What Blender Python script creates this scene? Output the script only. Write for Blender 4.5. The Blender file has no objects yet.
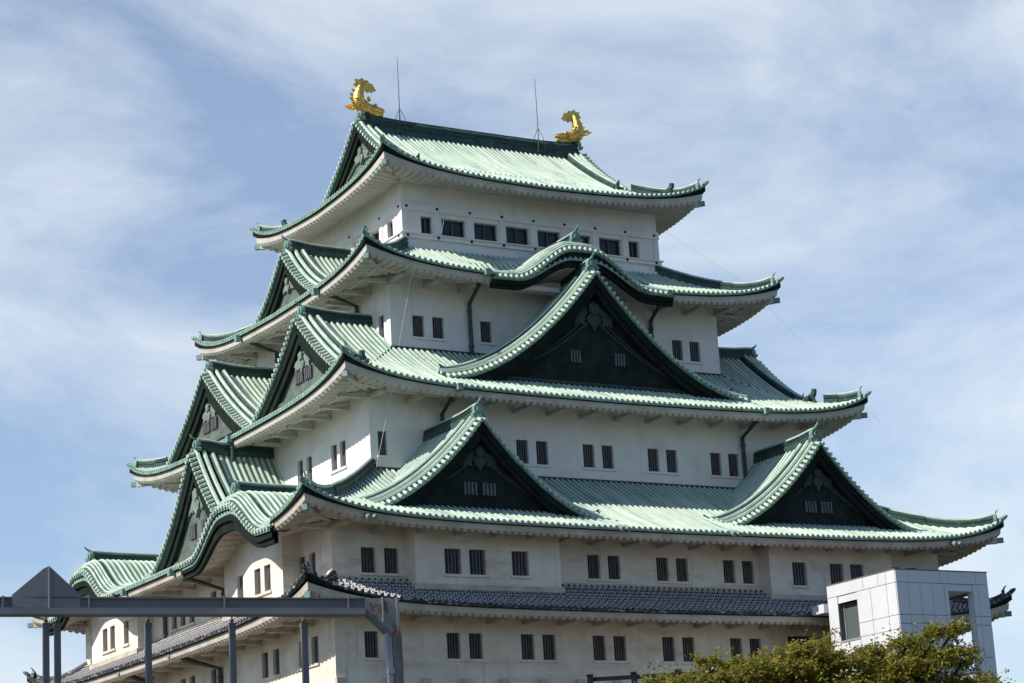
import bpy, math, random
from mathutils import Vector, Matrix
import numpy as np
random.seed(7); rng = np.random.default_rng(7)
S = bpy.context.scene
COL = S.collection
# ------------------------------------------------------------------ camera
cd = bpy.data.cameras.new('camera'); cam = bpy.data.objects.new('camera', cd); COL.objects.link(cam)
cd.sensor_width = 36; cd.lens = 2342.28/1024*36; cd.clip_start = .5; cd.clip_end = 20000
RT = Vector((0.86252267, -0.50282401, -0.05676849)); DN = Vector((0.07858759, 0.24393452, -0.96660227)); FW = Vector((0.49987862, 0.82925507, 0.24991478))
EYE = Vector((-48.3225, -97.6285, -11.0824))
m = Matrix(((RT.x, -DN.x, -FW.x, EYE.x), (RT.y, -DN.y, -FW.y, EYE.y), (RT.z, -DN.z, -FW.z, EYE.z), (0, 0, 0, 1)))
cam.matrix_world = m; S.camera = cam
# ------------------------------------------------------------------ light, sky, exposure
SUN = Vector((-1.0, 0.07, 0.82)).normalized()
EL = math.asin(SUN.z); AZ = math.atan2(SUN.x, SUN.y)
ld = bpy.data.lights.new('sun', 'SUN'); ld.energy = 5.0; ld.angle = math.radians(.53); ld.color = (1, .945, .86)
lo = bpy.data.objects.new('sun', ld); COL.objects.link(lo); lo.rotation_euler = SUN.to_track_quat('Z', 'Y').to_euler(); lo.location = (-60, 0, 80)
S.view_settings.view_transform = 'Standard'; S.view_settings.look = 'None'; S.view_settings.gamma = 1
S.view_settings.exposure = .3; S.view_settings.use_curve_mapping = False
W = bpy.data.worlds.new('World'); S.world = W; W.use_nodes = True
nt = W.node_tree; nt.nodes.clear(); L = nt.links.new
def N(t, **k):
    n = nt.nodes.new(t)
    for a, b in k.items():
        if a.startswith('i_'): n.inputs[a[2:].replace('_', ' ')].default_value = b
        else: setattr(n, a, b)
    return n
out = N('ShaderNodeOutputWorld'); bg = N('ShaderNodeBackground'); bg.inputs['Strength'].default_value = .085
sky = N('ShaderNodeTexSky', sky_type='NISHITA', sun_disc=False, sun_elevation=EL, sun_rotation=AZ, altitude=50, air_density=1.0, dust_density=.6, ozone_density=2.0)
tc = N('ShaderNodeTexCoord')
mp = N('ShaderNodeMapping'); mp.inputs['Rotation'].default_value = (.5, .75, -.5); mp.inputs['Scale'].default_value = (2.0, 2.6, 4.6); mp.inputs['Location'].default_value = (1.35, .7, .2)
L(tc.outputs['Generated'], mp.inputs['Vector'])
n1 = N('ShaderNodeTexNoise'); n1.inputs['Scale'].default_value = 2.1; n1.inputs['Detail'].default_value = 11; n1.inputs['Roughness'].default_value = .60; n1.inputs['Distortion'].default_value = .35
L(mp.outputs[0], n1.inputs['Vector'])
cr = N('ShaderNodeValToRGB'); cr.color_ramp.elements[0].position = .36; cr.color_ramp.elements[0].color = (.24,)*3+(1,)
cr.color_ramp.elements[1].position = .66; cr.color_ramp.elements[1].color = (.88,)*3+(1,)
L(n1.outputs['Fac'], cr.inputs[0])
# cirrus kept to the view direction; unseen sky left clear to lower ambient light
dp = N('ShaderNodeVectorMath', operation='DOT_PRODUCT'); dp.inputs[1].default_value = Vector((.50, .83, .24)).normalized(); L(tc.outputs['Generated'], dp.inputs[0])
lobe = N('ShaderNodeMapRange', interpolation_type='SMOOTHSTEP'); lobe.inputs['From Min'].default_value = .45; lobe.inputs['From Max'].default_value = .90; lobe.inputs['To Min'].default_value = .12; L(dp.outputs['Value'], lobe.inputs[0])
ml = N('ShaderNodeMath', operation='MULTIPLY'); L(cr.outputs[0], ml.inputs[0]); L(lobe.outputs[0], ml.inputs[1])
mx = N('ShaderNodeMix', data_type='RGBA'); mx.inputs[7].default_value = (7.9, 8.65, 9.3, 1)
L(ml.outputs[0], mx.inputs[0]); tint = N('ShaderNodeMix', data_type='RGBA', blend_type='MULTIPLY'); tint.inputs[0].default_value = 1; tint.inputs[7].default_value = (.96, 1.16, 1.36, 1); L(sky.outputs[0], tint.inputs[6])
L(tint.outputs[2], mx.inputs[6]); L(mx.outputs[2], bg.inputs[0]); L(bg.outputs[0], out.inputs[0])

# ------------------------------------------------------------------ materials
def mat(name, col, rough=.7, var=None, scale=1.0, metal=0, spec=.3, stretch=(1, 1, 1), detail=5, lo=.35, hi=.65, bump=0, bscale=20, coord='Object'):
    M = bpy.data.materials.new(name); M.use_nodes = True; t = M.node_tree; b = t.nodes['Principled BSDF']
    b.inputs['Base Color'].default_value = (*col, 1); b.inputs['Roughness'].default_value = rough; b.inputs['Metallic'].default_value = metal
    b.inputs['Specular IOR Level'].default_value = spec
    if var is not None:
        c = t.nodes.new('ShaderNodeTexCoord'); mpn = t.nodes.new('ShaderNodeMapping'); mpn.inputs['Scale'].default_value = stretch
        no = t.nodes.new('ShaderNodeTexNoise'); no.inputs['Scale'].default_value = scale; no.inputs['Detail'].default_value = detail; no.inputs['Roughness'].default_value = .62
        r = t.nodes.new('ShaderNodeValToRGB'); r.color_ramp.elements[0].position = lo; r.color_ramp.elements[1].position = hi
        r.color_ramp.elements[0].color = (*var, 1); r.color_ramp.elements[1].color = (*col, 1)
        t.links.new(c.outputs[coord], mpn.inputs[0]); t.links.new(mpn.outputs[0], no.inputs['Vector']); t.links.new(no.outputs['Fac'], r.inputs[0]); t.links.new(r.outputs[0], b.inputs['Base Color'])
    if bump:
        c = t.nodes.new('ShaderNodeTexCoord'); no = t.nodes.new('ShaderNodeTexNoise'); no.inputs['Scale'].default_value = bscale; no.inputs['Detail'].default_value = 4
        bp = t.nodes.new('ShaderNodeBump'); bp.inputs['Strength'].default_value = bump; bp.inputs['Distance'].default_value = .05
        t.links.new(c.outputs['Object'], no.inputs['Vector']); t.links.new(no.outputs['Fac'], bp.inputs['Height']); t.links.new(bp.outputs[0], b.inputs['Normal'])
    return M
def overlay(M, col, scale, stretch, lo, hi, coord='Object', fac=1.0, loc=(0, 0, 0)):
    """a second layer of stains mixed over the base colour"""
    t = M.node_tree; b = t.nodes['Principled BSDF']; inp = b.inputs['Base Color']
    src = inp.links[0].from_socket if inp.links else None
    c = t.nodes.new('ShaderNodeTexCoord'); mpn = t.nodes.new('ShaderNodeMapping'); mpn.inputs['Scale'].default_value = stretch; mpn.inputs['Location'].default_value = loc
    no = t.nodes.new('ShaderNodeTexNoise'); no.inputs['Scale'].default_value = scale; no.inputs['Detail'].default_value = 6; no.inputs['Roughness'].default_value = .65
    mr = t.nodes.new('ShaderNodeMapRange'); mr.inputs['From Min'].default_value = lo; mr.inputs['From Max'].default_value = hi; mr.inputs['To Max'].default_value = fac
    mi = t.nodes.new('ShaderNodeMix'); mi.data_type = 'RGBA'; mi.inputs[7].default_value = (*col, 1)
    if src: t.links.new(src, mi.inputs[6])
    else: mi.inputs[6].default_value = inp.default_value
    t.links.new(c.outputs[coord], mpn.inputs[0]); t.links.new(mpn.outputs[0], no.inputs['Vector']); t.links.new(no.outputs['Fac'], mr.inputs[0]); t.links.new(mr.outputs[0], mi.inputs[0]); t.links.new(mi.outputs[2], inp)
    return M
PATINA = mat('verdigris_copper', (.535, .615, .495), .62, (.37, .475, .39), .35, spec=.35, lo=.3, hi=.7)
overlay(PATINA, (.13, .23, .20), 1.0, (.8, .10, 1), .50, .72, 'UV', .8)
overlay(PATINA, (.22, .21, .15), .55, (.6, .2, 1), .60, .74, 'UV', .5, (3, 9, 0))
overlay(PATINA, (.56, .60, .49), .9, (1, .06, 1), .55, .75, 'UV', .55, (7, 3, 0))
t = PATINA.node_tree; b = t.nodes['Principled BSDF']; src = b.inputs['Base Color'].links[0].from_socket
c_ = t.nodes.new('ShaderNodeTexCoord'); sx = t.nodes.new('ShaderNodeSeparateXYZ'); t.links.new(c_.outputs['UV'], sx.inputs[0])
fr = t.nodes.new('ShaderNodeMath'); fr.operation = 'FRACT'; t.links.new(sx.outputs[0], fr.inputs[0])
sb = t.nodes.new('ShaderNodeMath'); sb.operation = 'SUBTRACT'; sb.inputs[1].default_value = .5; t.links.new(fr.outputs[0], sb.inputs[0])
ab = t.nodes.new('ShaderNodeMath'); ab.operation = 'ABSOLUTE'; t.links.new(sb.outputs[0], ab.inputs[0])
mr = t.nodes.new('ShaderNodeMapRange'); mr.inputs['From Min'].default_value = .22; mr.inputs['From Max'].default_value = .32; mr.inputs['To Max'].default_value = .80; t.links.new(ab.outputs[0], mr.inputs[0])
mi = t.nodes.new('ShaderNodeMix'); mi.data_type = 'RGBA'; mi.inputs[7].default_value = (.10, .16, .13, 1); t.links.new(mr.outputs[0], mi.inputs[0]); t.links.new(src, mi.inputs[6])  # grime in the pans, darkened further to deepen the shade between ribs
fl = t.nodes.new('ShaderNodeMath'); fl.operation = 'FLOOR'; t.links.new(sx.outputs[0], fl.inputs[0])
wn = t.nodes.new('ShaderNodeTexWhiteNoise'); wn.noise_dimensions = '1D'; t.links.new(fl.outputs[0], wn.inputs['W'])
m2 = t.nodes.new('ShaderNodeMapRange'); m2.inputs['To Min'].default_value = .86; m2.inputs['To Max'].default_value = 1.06; t.links.new(wn.outputs['Value'], m2.inputs[0])
mm = t.nodes.new('ShaderNodeMix'); mm.data_type = 'RGBA'; mm.blend_type = 'MULTIPLY'; mm.inputs[0].default_value = 1; t.links.new(mi.outputs[2], mm.inputs[6]); t.links.new(m2.outputs[0], mm.inputs[7]); t.links.new(mm.outputs[2], b.inputs['Base Color'])
VERGE = mat('verdigris_verge', (.48, .56, .45), .62, (.29, .39, .32), 1.6, spec=.35)
RIDGE = mat('shaded_verdigris', (.036, .080, .070), .6, (.014, .032, .030), 1.3, spec=.35, stretch=(1, 1, 2.2))  # same copper as the roofs, darkened to put shade on the ridges
overlay(RIDGE, (.22, .35, .29), 2.2, (1, 1, 1.6), .60, .76, 'Object', .6)
TRIM = mat('pale_verdigris_trim', (.20, .32, .27), .6, (.09, .16, .14), 2.2, spec=.35)
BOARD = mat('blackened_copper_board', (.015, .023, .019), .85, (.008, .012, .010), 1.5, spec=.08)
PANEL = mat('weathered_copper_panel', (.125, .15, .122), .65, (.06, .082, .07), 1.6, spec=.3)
PANELD = mat('shaded_copper_panel', (.020, .028, .025), .8, (.010, .015, .013), 1.6, spec=.12)  # gable copper again, darkened to paint shade on the long-face gables
PLASTER = mat('white_plaster', (.75, .71, .675), .85, (.64, .615, .58), .5, spec=.2, lo=.3, hi=.6, bump=.08, bscale=6)
PLASTERW = mat('stained_plaster', (.73, .665, .575), .85, (.60, .525, .43), .45, spec=.2, lo=.34, hi=.62, stretch=(1, 1, 1.8), bump=.1, bscale=6)
overlay(PLASTERW, (.43, .35, .26), .55, (.55, .55, 2.3), .52, .74, 'Object', .8)
overlay(PLASTERW, (.38, .32, .26), 1.7, (1.7, 1.7, .11), .55, .75, 'Object', .55)
overlay(PLASTER, (.50, .46, .41), 1.7, (1.6, 1.6, .10), .56, .76, 'Object', .55)
overlay(PLASTER, (.56, .52, .46), .5, (.6, .6, 1.6), .56, .74, 'Object', .5)
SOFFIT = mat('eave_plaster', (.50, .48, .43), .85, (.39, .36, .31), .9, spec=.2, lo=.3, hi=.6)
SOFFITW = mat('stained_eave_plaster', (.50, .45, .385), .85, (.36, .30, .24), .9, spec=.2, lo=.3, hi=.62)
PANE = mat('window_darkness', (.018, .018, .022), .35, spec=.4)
BARW = mat('weathered_window_bar', (.135, .13, .135), .7, (.09, .085, .085), 3, spec=.3)
BARL = mat('pale_gable_bar', (.14, .135, .145), .8, (.09, .09, .095), 4, spec=.3)
PIPE = mat('dark_copper_pipe', (.05, .065, .06), .5, (.03, .035, .035), 2, spec=.4)
FLASH = mat('lead_flashing', (.05, .06, .058), .6, (.03, .034, .034), 2, spec=.3)
GOLD = mat('gold_leaf', (.86, .57, .16), .36, (.62, .37, .09), 5, metal=1, bump=1.0, bscale=7)
CABLE = mat('steel_cable', (.42, .41, .40), .5, spec=.4)
ROD = mat('brown_rod', (.16, .10, .085), .6, (.1, .06, .05), 6)
STEEL = mat('painted_steel', (.145, .147, .155), .6, (.105, .107, .114), 1.2, spec=.35, lo=.25, hi=.75, bump=.05, bscale=18)
overlay(STEEL, (.10, .065, .05), 2.2, (1, 1, .6), .70, .80, 'Object', .55)
EDGE = mat('eave_tile_end', (.27, .38, .31), .62, (.15, .24, .20), 2.2, spec=.35)
RELIEF = mat('pale_gable_relief', (.21, .26, .21), .65, (.10, .135, .115), 3, spec=.3)
MOULD = mat('shaded_gable_relief', (.036, .056, .049), .7, (.02, .033, .03), 2, spec=.35)  # dark copy of the relief for long-face gables, shade put into the colour
STEELP = mat('grey_steel_plate', (.20, .20, .212), .6, (.15, .15, .158), 1.5, spec=.3)
overlay(STEELP, (.10, .06, .045), 2.6, (1, 1, .6), .68, .78, 'Object', .6)
STEELL = mat('worn_pale_steel', (.27, .275, .285), .55, (.21, .21, .215), 2.0, spec=.35)
RUSTY = mat('rusting_grey_plate', (.235, .24, .25), .6, (.18, .18, .185), 3, spec=.3)
overlay(RUSTY, (.17, .06, .02), 5.5, (1, 1, .8), .55, .62, 'Object', .95)
COLS = mat('weathered_column_steel', (.17, .16, .148), .7, (.095, .085, .072), 2.2, spec=.3, stretch=(2.5, 2.5, .5))
TPAN = mat('white_tower_panel', (.57, .575, .59), .42, (.52, .525, .545), .6, spec=.4)
overlay(TPAN, (.45, .45, .46), 1.4, (1.4, 1.4, .12), .62, .82, 'Object', .5)
TGAP = mat('tower_joint', (.10, .10, .11), .7)
TCAP = mat('bronze_coping', (.16, .13, .10), .5)
GLASS = mat('grey_green_glass', (.085, .105, .095), .12, spec=.6)
BARK = mat('tree_bark', (.075, .055, .04), .9, (.045, .034, .026), 5, bump=.5, bscale=14)
FINE = mat('thin_grey_wire', (.55, .57, .60), .6)
RAIL = mat('navy_painted_rail', (.010, .012, .017), .85, spec=.1)
STONE = mat('base_stone', (.27, .255, .23), .9, (.16, .15, .135), .5, bump=.6, bscale=1.2)
EARTH = mat('grassy_ground', (.10, .095, .08), .95, (.065, .07, .04), .08, bump=.3, bscale=4)
VENT = mat('vent_plaster', (.52, .42, .36), .85, (.42, .33, .28), 2)
# black pantiles with white mortar in a diamond lattice
TILE = bpy.data.materials.new('mortared_black_tile'); TILE.use_nodes = True
t = TILE.node_tree; b = t.nodes['Principled BSDF']; b.inputs['Roughness'].default_value = .6; b.inputs['Specular IOR Level'].default_value = .35
uvn = t.nodes.new('ShaderNodeTexCoord'); sp = t.nodes.new('ShaderNodeSeparateXYZ'); t.links.new(uvn.outputs['UV'], sp.inputs[0])
def MT(op, a, bb=None):
    n = t.nodes.new('ShaderNodeMath'); n.operation = op
    for i, v in enumerate((a, bb)):
        if v is None: continue
        if isinstance(v, (int, float)): n.inputs[i].default_value = v
        else: t.links.new(v, n.inputs[i])
    return n.outputs[0]
ds = []
for op in ('ADD', 'SUBTRACT'):
    ds.append(MT('ABSOLUTE', MT('SUBTRACT', MT('FRACT', MT('ADD', MT(op, sp.outputs[0], sp.outputs[1]), 50)), .5)))
mn = MT('MINIMUM', ds[0], ds[1])
nz = t.nodes.new('ShaderNodeTexNoise'); nz.inputs['Scale'].default_value = 1.3; nz.inputs['Detail'].default_value = 5; t.links.new(uvn.outputs['UV'], nz.inputs['Vector'])
thr = MT('MULTIPLY', nz.outputs['Fac'], .34)
fac = MT('LESS_THAN', mn, thr)
mi = t.nodes.new('ShaderNodeMix'); mi.data_type = 'RGBA'; mi.inputs[6].default_value = (.028, .029, .033, 1); mi.inputs[7].default_value = (.42, .40, .39, 1)
t.links.new(fac, mi.inputs[0]); t.links.new(mi.outputs[2], b.inputs['Base Color'])
TRIDGE = mat('black_ridge_tile', (.055, .055, .06), .6, (.025, .025, .03), 2.5)
overlay(TRIDGE, (.42, .40, .38), 3.5, (1, 1, 2.5), .56, .62, 'Object', .9)
# leaves: one colour per leaf
LEAF = bpy.data.materials.new('autumn_leaf'); LEAF.use_nodes = True
t = LEAF.node_tree; b = t.nodes['Principled BSDF']; b.inputs['Roughness'].default_value = .55; b.inputs['Specular IOR Level'].default_value = .3
g = t.nodes.new('ShaderNodeNewGeometry'); r = t.nodes.new('ShaderNodeValToRGB')
for p_, c_ in ((0, (.10, .165, .016)), (.35, (.22, .30, .026)), (.7, (.35, .41, .04)), (.96, (.44, .44, .06)), (1, (.36, .25, .05))):
    e = r.color_ramp.elements[0] if p_ == 0 else (r.color_ramp.elements[1] if p_ == 1 else r.color_ramp.elements.new(p_)); e.position = p_; e.color = (*c_, 1)
t.links.new(g.outputs['Random Per Island'], r.inputs[0]); t.links.new(r.outputs[0], b.inputs['Base Color'])
tr = t.nodes.new('ShaderNodeBsdfTranslucent'); ms = t.nodes.new('ShaderNodeMixShader'); ms.inputs[0].default_value = .48
t.links.new(r.outputs[0], tr.inputs[0]); t.links.new(b.outputs[0], ms.inputs[1]); t.links.new(tr.outputs[0], ms.inputs[2]); t.links.new(ms.outputs[0], t.nodes['Material Output'].inputs[0])

# ------------------------------------------------------------------ mesh helpers
class MB:
    def __init__(s): s.v = []; s.f = []; s.uv = []; s.mi = []; s.cur = 0
    def add(s, vs, fs, uvs=None):
        o = len(s.v); s.v += [tuple(p) for p in vs]
        for i, f in enumerate(fs):
            s.f.append(tuple(o+k for k in f)); s.mi.append(s.cur)
            s.uv.append([uvs[k] for k in f] if uvs is not None else [(0, 0)]*len(f))
    def box(s, x0, x1, y0, y1, z0, z1):
        x0, x1 = sorted((x0, x1)); y0, y1 = sorted((y0, y1)); z0, z1 = sorted((z0, z1))
        s.add([(x0,y0,z0),(x1,y0,z0),(x1,y1,z0),(x0,y1,z0),(x0,y0,z1),(x1,y0,z1),(x1,y1,z1),(x0,y1,z1)],
              [(3,2,1,0),(4,5,6,7),(0,1,5,4),(1,2,6,5),(2,3,7,6),(3,0,4,7)])
    def mbox(s, M, a0, a1, b0, b1, c0, c1):
        vs = [M(a, bb, c) for c in (c0, c1) for a, bb in ((a0,b0),(a1,b0),(a1,b1),(a0,b1))]
        s.add(vs, [(3,2,1,0),(4,5,6,7),(0,1,5,4),(1,2,6,5),(2,3,7,6),(3,0,4,7)])
    def grid(s, P, nu, nv, uvs=None):
        fs = [(i*nv+j, (i+1)*nv+j, (i+1)*nv+j+1, i*nv+j+1) for i in range(nu-1) for j in range(nv-1)]
        s.add(P, fs, uvs)
    def tube(s, pts, r, n=8, caps=True):
        pts = [Vector(p) for p in pts]; rs = r if isinstance(r, (list, tuple)) else [r]*len(pts); vs = []
        for i, p in enumerate(pts):
            d = (pts[min(i+1, len(pts)-1)]-pts[max(i-1, 0)]).normalized()
            a = d.orthogonal().normalized() if i == 0 else (a-d*a.dot(d)).normalized()
            bb = d.cross(a)
            vs += [p+(a*math.cos(2*math.pi*k/n)+bb*math.sin(2*math.pi*k/n))*rs[i] for k in range(n)]
        fs = [(i*n+k, i*n+(k+1) % n, (i+1)*n+(k+1) % n, (i+1)*n+k) for i in range(len(pts)-1) for k in range(n)]
        if caps: fs += [tuple(range(n-1, -1, -1)), tuple((len(pts)-1)*n+k for k in range(n))]
        s.add(vs, fs)
    def sweep(s, pts, sec, sc=None):
        """sweep a (lateral, up) section along a path, up stays vertical"""
        pts = [Vector(p) for p in pts]; n = len(sec); vs = []
        for i, p in enumerate(pts):
            d = pts[min(i+1, len(pts)-1)]-pts[max(i-1, 0)]; l = Vector((d.y, -d.x, 0)).normalized(); k = sc[i] if sc else 1
            vs += [p+l*(a*k)+Vector((0, 0, u*k)) for a, u in sec]
        fs = [(i*n+k, i*n+(k+1) % n, (i+1)*n+(k+1) % n, (i+1)*n+k) for i in range(len(pts)-1) for k in range(n)]
        fs += [tuple(range(n-1, -1, -1)), tuple((len(pts)-1)*n+k for k in range(n))]
        s.add(vs, fs)
    def prism(s, M, poly, d0, d1):
        n = len(poly); vs = [M(u, d0, z) for u, z in poly]+[M(u, d1, z) for u, z in poly]
        s.add(vs, [tuple(range(n)), tuple(range(2*n-1, n-1, -1))]+[(k, n+k, n+(k+1) % n, (k+1) % n) for k in range(n)])
    def build(s, name, mats, parent=None, smooth=False):
        me = bpy.data.meshes.new(name); me.from_pydata(s.v, [], s.f)
        for mm in (mats if isinstance(mats, (list, tuple)) else [mats]): me.materials.append(mm)
        me.polygons.foreach_set('material_index', s.mi)
        ul = me.uv_layers.new(name='uv'); ul.data.foreach_set('uv', [c for f in s.uv for p in f for c in p])
        if smooth: me.polygons.foreach_set('use_smooth', [True]*len(s.f))
        me.update(); o = bpy.data.objects.new(name, me); COL.objects.link(o)
        if parent: o.parent = parent
        return o
def thing(name, label, cat, loc=(0, 0, 0), group=None):
    o = bpy.data.objects.new(name, None); COL.objects.link(o); o.location = loc; o['label'] = label; o['category'] = cat; o.empty_display_size = .3
    if group: o['group'] = group
    return o
def node(name, parent, label=None):
    o = bpy.data.objects.new(name, None); COL.objects.link(o); o.parent = parent; o.empty_display_size = .3
    if label: o['label'] = label
    return o

# ------------------------------------------------------------------ setting
g_ = MB(); g_.add([(-4000,-4000,-12.7),(4000,-4000,-12.7),(4000,4000,-12.7),(-4000,4000,-12.7)], [(0,1,2,3)])
go = g_.build('ground', EARTH); go['kind'] = 'structure'

# ------------------------------------------------------------------ castle keep
LX, LY = 36.9, 32.7
KEEP = thing('castle_keep', 'five-storey white plastered castle keep with green copper roofs and gold ridge fish', 'castle')
def side_map(k, i0):
    """(s, t, z): s runs to the right as seen from outside, t inwards, from a rectangle inset i0 from the ground-floor walls"""
    return {'S': lambda s, t, z: (i0+s, i0+t, z), 'W': lambda s, t, z: (i0+t, LY-i0-s, z),
            'N': lambda s, t, z: (LX-i0-s, LY-i0-t, z), 'E': lambda s, t, z: (LX-i0-t, i0+s, z)}[k]
def side_len(k, i0): return (LX if k in 'SN' else LY)-2*i0
def ss(a, b, x): x = min(1, max(0, (x-a)/(b-a))); return x*x*(3-2*x)
def bell(tau):
    tau = abs(tau)
    return 0 if tau >= 1 else (1-ss(.10, .74, tau))*.93+.07*(1-tau)
def upturn(s): return 1.2*math.exp(-max(s, 0)/2.2)+.3*math.exp(-max(s, 0)/7)
def drop_under(s): return .02+.27*math.exp(-max(s, 0)/1.2)
PITCH = .335
RIBS = [(0, 0), (.20, 0), (.27, .075), (.5, .12), (.73, .075), (.80, 0)]
def rib_samples(a, b):
    """positions and rib heights between a and b"""
    n = max(1, round((b-a)/PITCH)); p = (b-a)/n; r = []
    for i in range(n): r += [(a+(i+ph)*p, h) for ph, h in RIBS]
    return r+[(b, 0)]
def rib_uv(a, b, q): n = max(1, round((b-a)/PITCH)); return (q-a)/(b-a)*n

class Tier:
    def __init__(s, i0, T, ze, zj, kind='copper', bumps=None, zf=None, hip=None):
        s.hip = hip
        s.i0 = i0; s.T = T; s.ze = ze+.1; s.zj = zj; s.kind = kind; s.bumps = bumps or {}; s.zf = zf
    def base(s, t):
        if s.zf: return s.zf(t)
        x = max(0, t/s.T); return s.ze+(s.zj-s.ze)*(.74*x+.26*x*x)
    def bump(s, k, q):
        return sum(H*bell((q-c)/hw) for c, hw, H in s.bumps.get(k, ()))
    def z(s, k, q, t):
        Ln = side_len(k, s.i0); sc = min(q, Ln-q); x = min(1, max(0, t/s.T))
        return s.base(t)+upturn(sc)*(1-x)**2+s.bump(k, q)*(1-x)**1.5
    def inb(s, k, q): return any(abs(q-c) < hw*.97 for c, hw, H in s.bumps.get(k, ()))

def build_tier(T, name_roof, lbl, plaster, arms=True, under=True):
    R = node(name_roof, KEEP, lbl)
    roofm = PATINA if T.kind == 'copper' else TILE; ridgem = RIDGE if T.kind == 'copper' else TRIDGE
    ov = 2.67 if T.T > 2.5 else T.T
    for k in 'SWNE':
        M = side_map(k, T.i0); Ln = side_len(k, T.i0)
        mb = MB(); cols = rib_samples(0, Ln); NJ = 9 if T.T > 3 else 6
        P = []; U = []
        for q, h in cols:
            tm = max(.02, min(T.T, q, Ln-q))
            for j in range(NJ):
                t = tm*j/(NJ-1); low = .22 if (T.inb(k, q) and t < T.T*.55) else 0
                P.append(M(q, t, T.z(k, q, t)+h-low)); U.append((rib_uv(0, Ln, q), t/PITCH))
        mb.grid(P, len(cols), NJ, U)
        mb.build('tile_slope', roofm, R)
        # eave edge: tile ends, then the plaster band, the scalloped rafters and the soffit
        mb = MB(); P = []
        for q, h in cols:
            z = T.z(k, q, 0); low = .22 if T.inb(k, q) else 0
            P += [M(q, 0, z+h-low), M(q, -.012, z-.04-low), M(q, .0, z-.11-low), M(q, .22, z-.12-low)]
        mb.grid(P, len(cols), 4)
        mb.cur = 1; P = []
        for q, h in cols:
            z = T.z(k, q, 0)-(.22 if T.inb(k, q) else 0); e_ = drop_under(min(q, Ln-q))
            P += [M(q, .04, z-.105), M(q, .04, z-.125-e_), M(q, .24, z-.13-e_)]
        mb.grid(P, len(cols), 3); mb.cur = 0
        for i in range(3, len(cols)-1, 6):       # round tile ends
            q = cols[i][0]
            if T.inb(k, q): continue
            z = T.z(k, q, 0)+.03
            mb.add([M(q+.088*math.cos(a), -.035, z+.088*math.sin(a)) for a in [x*math.pi/4 for x in range(8)]], [tuple(range(8))])
            mb.add([M(q+.088*math.cos(a), d, z+.088*math.sin(a)) for d in (-.035, .03) for a in [x*math.pi/4 for x in range(8)]], [(x, (x+1) % 8, 8+(x+1) % 8, 8+x) for x in range(8)])
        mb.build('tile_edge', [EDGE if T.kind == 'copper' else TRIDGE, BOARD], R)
        if not under: continue
        mb = MB(); n = round(Ln/.4); P = []; qs = []
        for i in range(n):
            for ph, a in ((0, 0), (.12, .08), (.3, .135), (.5, .15), (.7, .135), (.88, .08)): qs.append(((i+ph)*Ln/n, a))
        qs.append((Ln, 0)); rows = 6
        for q, a in qs:
            sc = min(q, Ln-q)
            for j in range(rows):
                if j == 0: t, dz, aa = .15, -.10, 0
                elif j == 1: t, dz, aa = .19, -.40, 0
                elif j == 2: t, dz, aa = .30, -.40, 1
                else: t = .30+(ov+.15-.30)*(j-2)/(rows-3); dz = -.40; aa = 1
                q2 = min(max(q, t), Ln-t)
                zt = T.base(0)+(upturn(sc)-drop_under(sc))*(1-min(1, t/T.T))**2+T.bump(k, q)*(1-min(1, t/T.T))**1.5
                P.append(M(q2, t, zt+dz+.27*max(0, t-.22)-(a*aa if sc > t else 0)))
        mb.grid(P, len(qs), rows)
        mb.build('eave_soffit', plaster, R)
        if arms:
            mb = MB(); tp = ov*.52; x = ov+.9
            segs = []; q = tp
            while q < Ln-tp-.1:
                q1 = min(q+1.0, Ln-tp)
                if not (T.inb(k, q) or T.inb(k, q1)): segs.append((q, q1))
                q = q1
            for si, (q0, q1) in enumerate(segs):
                if si and q0-segs[si-1][1] > .05: mb.build('eave_beam', plaster, R); mb = MB()
                z0, z1 = [T.base(0)+upturn(min(q_, Ln-q_))*(1-tp/T.T)**2-.44+.27*(tp-.22) for q_ in (q0, q1)]
                mb.add([M(q0, tp-.13, z0-.15), M(q1, tp-.13, z1-.15), M(q1, tp+.13, z1-.15), M(q0, tp+.13, z0-.15),
                        M(q0, tp-.13, z0), M(q1, tp-.13, z1), M(q1, tp+.13, z1), M(q0, tp+.13, z0)],
                       [(3,2,1,0),(0,1,5,4),(1,2,6,5),(2,3,7,6),(3,0,4,7)])
            mb.build('eave_beam', plaster, R); na = round((Ln-2*ov)/2.06)
            for i in range(na+1):
                q = ov+.15+(Ln-2*ov-.3)*i/na
                if T.inb(k, q): continue
                z0 = T.base(0)+upturn(min(q, Ln-q))*(1-tp/T.T)**2-.44+.27*(tp-.22)-.15
                mb = MB(); mb.mbox(M, q-.13, q+.13, tp-.25, ov+.2, z0-.17, z0+.003); mb.build('eave_bracket', plaster, R)
    # hip ridges
    SEC = [(-.24, -.2), (-.24, .16), (-.19, .16), (-.19, .30), (-.23, .32), (-.23, .38), (-.16, .38), (-.16, .44), (-.09, .52), (.09, .52), (.16, .44), (.16, .38), (.23, .38), (.23, .32), (.19, .30), (.19, .16), (.24, .16), (.24, -.2)]
    SECL = [(-.2, -.2), (-.2, .12), (-.15, .12), (-.15, .22), (-.11, .30), (.11, .30), (.15, .22), (.15, .12), (.2, .12), (.2, -.2)]
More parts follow.
